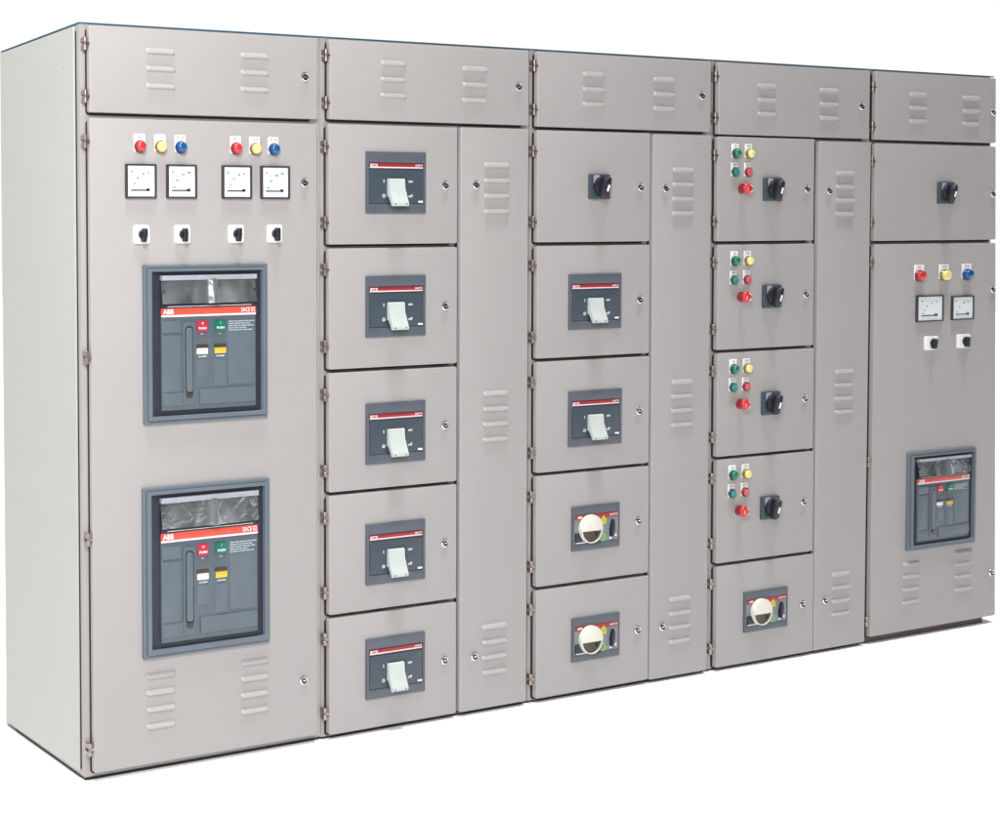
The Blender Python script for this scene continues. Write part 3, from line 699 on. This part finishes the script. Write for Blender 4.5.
# ================================================================== bay 5
c5 = cabinet('rightmost cabinet with one blue grey breaker below two meters and a lone rotary handle', 3.368, 4.124, last=True)
door(c5, 3.3905, 4.117, 1.933, 2.190, 'short top door with two banks of three louvres', (2.131, 1.981), [(RIGHT(2.054) - 0.028, 2.054)], [(3.6305, 2.109, 3, 0.099), (3.9495, 2.106, 3, 0.103)], hx=3.3795)
door(c5, 3.3925, 4.118, 1.549, 1.919, 'middle height door with one black rotary handle', (1.850, 1.618), [(RIGHT(1.73) - 0.028, 1.730)], hx=3.381)
door(c5, 3.3965, 4.120, 0.030, 1.536, 'tall lower door carrying lamps, meters and the large breaker', (1.469, 0.704, 0.089), [(RIGHT(1.349) - 0.028, 1.349), (4.117, 0.208)], [(3.6295, 0.2915, 4, 0.100), (3.9455, 0.310, 4, 0.104)], hx=3.3825)
rotary_handle(c5, 3.797, 1.7325, 'black rotary handle on the middle height door')
for x, ln, bz, wd in ((3.651, 'red', 'darkred', 'RED'), (3.799, 'yellow', 'brass', 'YELLOW'), (3.937, 'blue', 'darkblue', 'BLUE')):
    lamp(c5, x, 1.412, ln, bz, wd, '%s round pilot lamp under a white nameplate' % ln, r=0.021, sx=1.25)
meter(c5, 3.634, 3.792, 1.2325, 1.335, 'A', AMP, 'square white dial ammeter in a charcoal bezel')
meter(c5, 3.845, 3.978, 1.234, 1.329, 'V', VOL, 'square white dial voltmeter in a charcoal bezel')
cam_switch(c5, 3.724, 1.149, 'white square selector with black knob', 0.074, 0.054, 0.12); cam_switch(c5, 3.920, 1.150, 'white square selector with black knob', 0.074, 0.054)
air_breaker(c5, 3.594, 4.004, 0.343, 0.725, 'blue grey air circuit breaker with crinkled clear cover')

# ------------------------------------------------------------------ floor
bm = new(); vs = [bm.verts.new(p) for p in ((-30, -12, 0), (30, -12, 0), (30, 40, 0), (-30, 40, 0))]; bm.faces.new(vs)
fl = put('floor', mk(bm, 'floor', 'floor')); fl['kind'] = 'structure'; fl['label'] = 'seamless bright white studio floor'

# ------------------------------------------------------------------ world: white surround added as backdrop, dimmed behind the camera to spare the fronts
wd = bpy.data.worlds.new('World'); SC.world = wd; wd.use_nodes = True
nt = wd.node_tree; n = nt.nodes; l = nt.links; bg = n['Background']
tc = n.new('ShaderNodeTexCoord'); sp = n.new('ShaderNodeSeparateXYZ'); l.new(tc.outputs['Generated'], sp.inputs[0])
def ramp(sock, a, b, lo, hi):
    mr = n.new('ShaderNodeMapRange'); mr.interpolation_type = 'SMOOTHSTEP'
    mr.inputs['From Min'].default_value = a; mr.inputs['From Max'].default_value = b
    mr.inputs['To Min'].default_value = lo; mr.inputs['To Max'].default_value = hi
    l.new(sock, mr.inputs['Value']); return mr.outputs['Result']
ya = ramp(sp.outputs['Y'], -0.22, 0.03, 0.0, 1.0)          # bright behind the row, dark behind the photographer
za = ramp(sp.outputs['Z'], 0.42, 0.60, 1.0, 0.06)         # dimmed overhead to cut the light bounced off the floor
mu = n.new('ShaderNodeMath'); mu.operation = 'MULTIPLY'; l.new(ya, mu.inputs[0]); l.new(za, mu.inputs[1])
mx_ = n.new('ShaderNodeMath'); mx_.operation = 'MAXIMUM'; l.new(mu.outputs[0], mx_.inputs[0]); mx_.inputs[1].default_value = 0.04
l.new(mx_.outputs[0], bg.inputs['Strength'])
bg.inputs['Color'].default_value = (1, 1, 1, 1)

# ------------------------------------------------------------------ lamps
def aim(o, tgt):
    o.rotation_euler = (Vector(tgt) - o.location).to_track_quat('-Z', 'Y').to_euler()
s = bpy.data.lights.new('floor_fill_sun', 'SUN'); s.energy = 3.7; s.angle = math.radians(10)  # added from above to burn the floor out to white
so = bpy.data.objects.new('floor_fill_sun', s); COL.objects.link(so); so.location = (-0.3, -0.5, 8); aim(so, (0, 0, 0)); 
so.rotation_euler = (Vector((0.06, 0.15, -1))).to_track_quat('-Z', 'Y').to_euler()
a = bpy.data.lights.new('key_softbox', 'AREA'); a.shape = 'RECTANGLE'; a.size = 1.2; a.size_y = 1.4; a.energy = 165; a.color = (1, 0.99, 0.97)
ao = bpy.data.objects.new('key_softbox', a); COL.objects.link(ao); ao.location = (-1.45, -2.75, 3.25); aim(ao, (0.3, 0, 1.1))

# ------------------------------------------------------------------ camera
cam = bpy.data.cameras.new('camera'); co = bpy.data.objects.new('camera', cam); COL.objects.link(co); SC.camera = co
F_, CX, CY = 1408.676, -52.438, 304.116
cam.sensor_fit = 'HORIZONTAL'; cam.sensor_width = 36; cam.lens = F_ / 1000 * 36
cam.shift_x = (500 - CX) / 1000; cam.shift_y = (CY - 407) / 1000
cam.clip_start = 0.05; cam.clip_end = 200
yaw, pitch, roll = (math.radians(v) for v in (22.796232, -2.16830431, -0.64339903))
f = Vector((math.sin(yaw) * math.cos(pitch), math.cos(yaw) * math.cos(pitch), math.sin(pitch)))
rt = Vector((math.cos(yaw), -math.sin(yaw), 0)); up = rt.cross(f)
R_ = math.cos(roll) * rt + math.sin(roll) * up; U_ = -math.sin(roll) * rt + math.cos(roll) * up
mx = Matrix((( R_.x, U_.x, -f.x, -1.9257353), (R_.y, U_.y, -f.y, -3.58923163), (R_.z, U_.z, -f.z, 1.550744), (0, 0, 0, 1)))
co.matrix_world = mx

SC.render.engine = 'CYCLES'
SC.view_settings.view_transform = 'Standard'; SC.view_settings.look = 'None'; SC.view_settings.exposure = 0; SC.view_settings.gamma = 1
SC.render.resolution_x = 1024; SC.render.resolution_y = 834
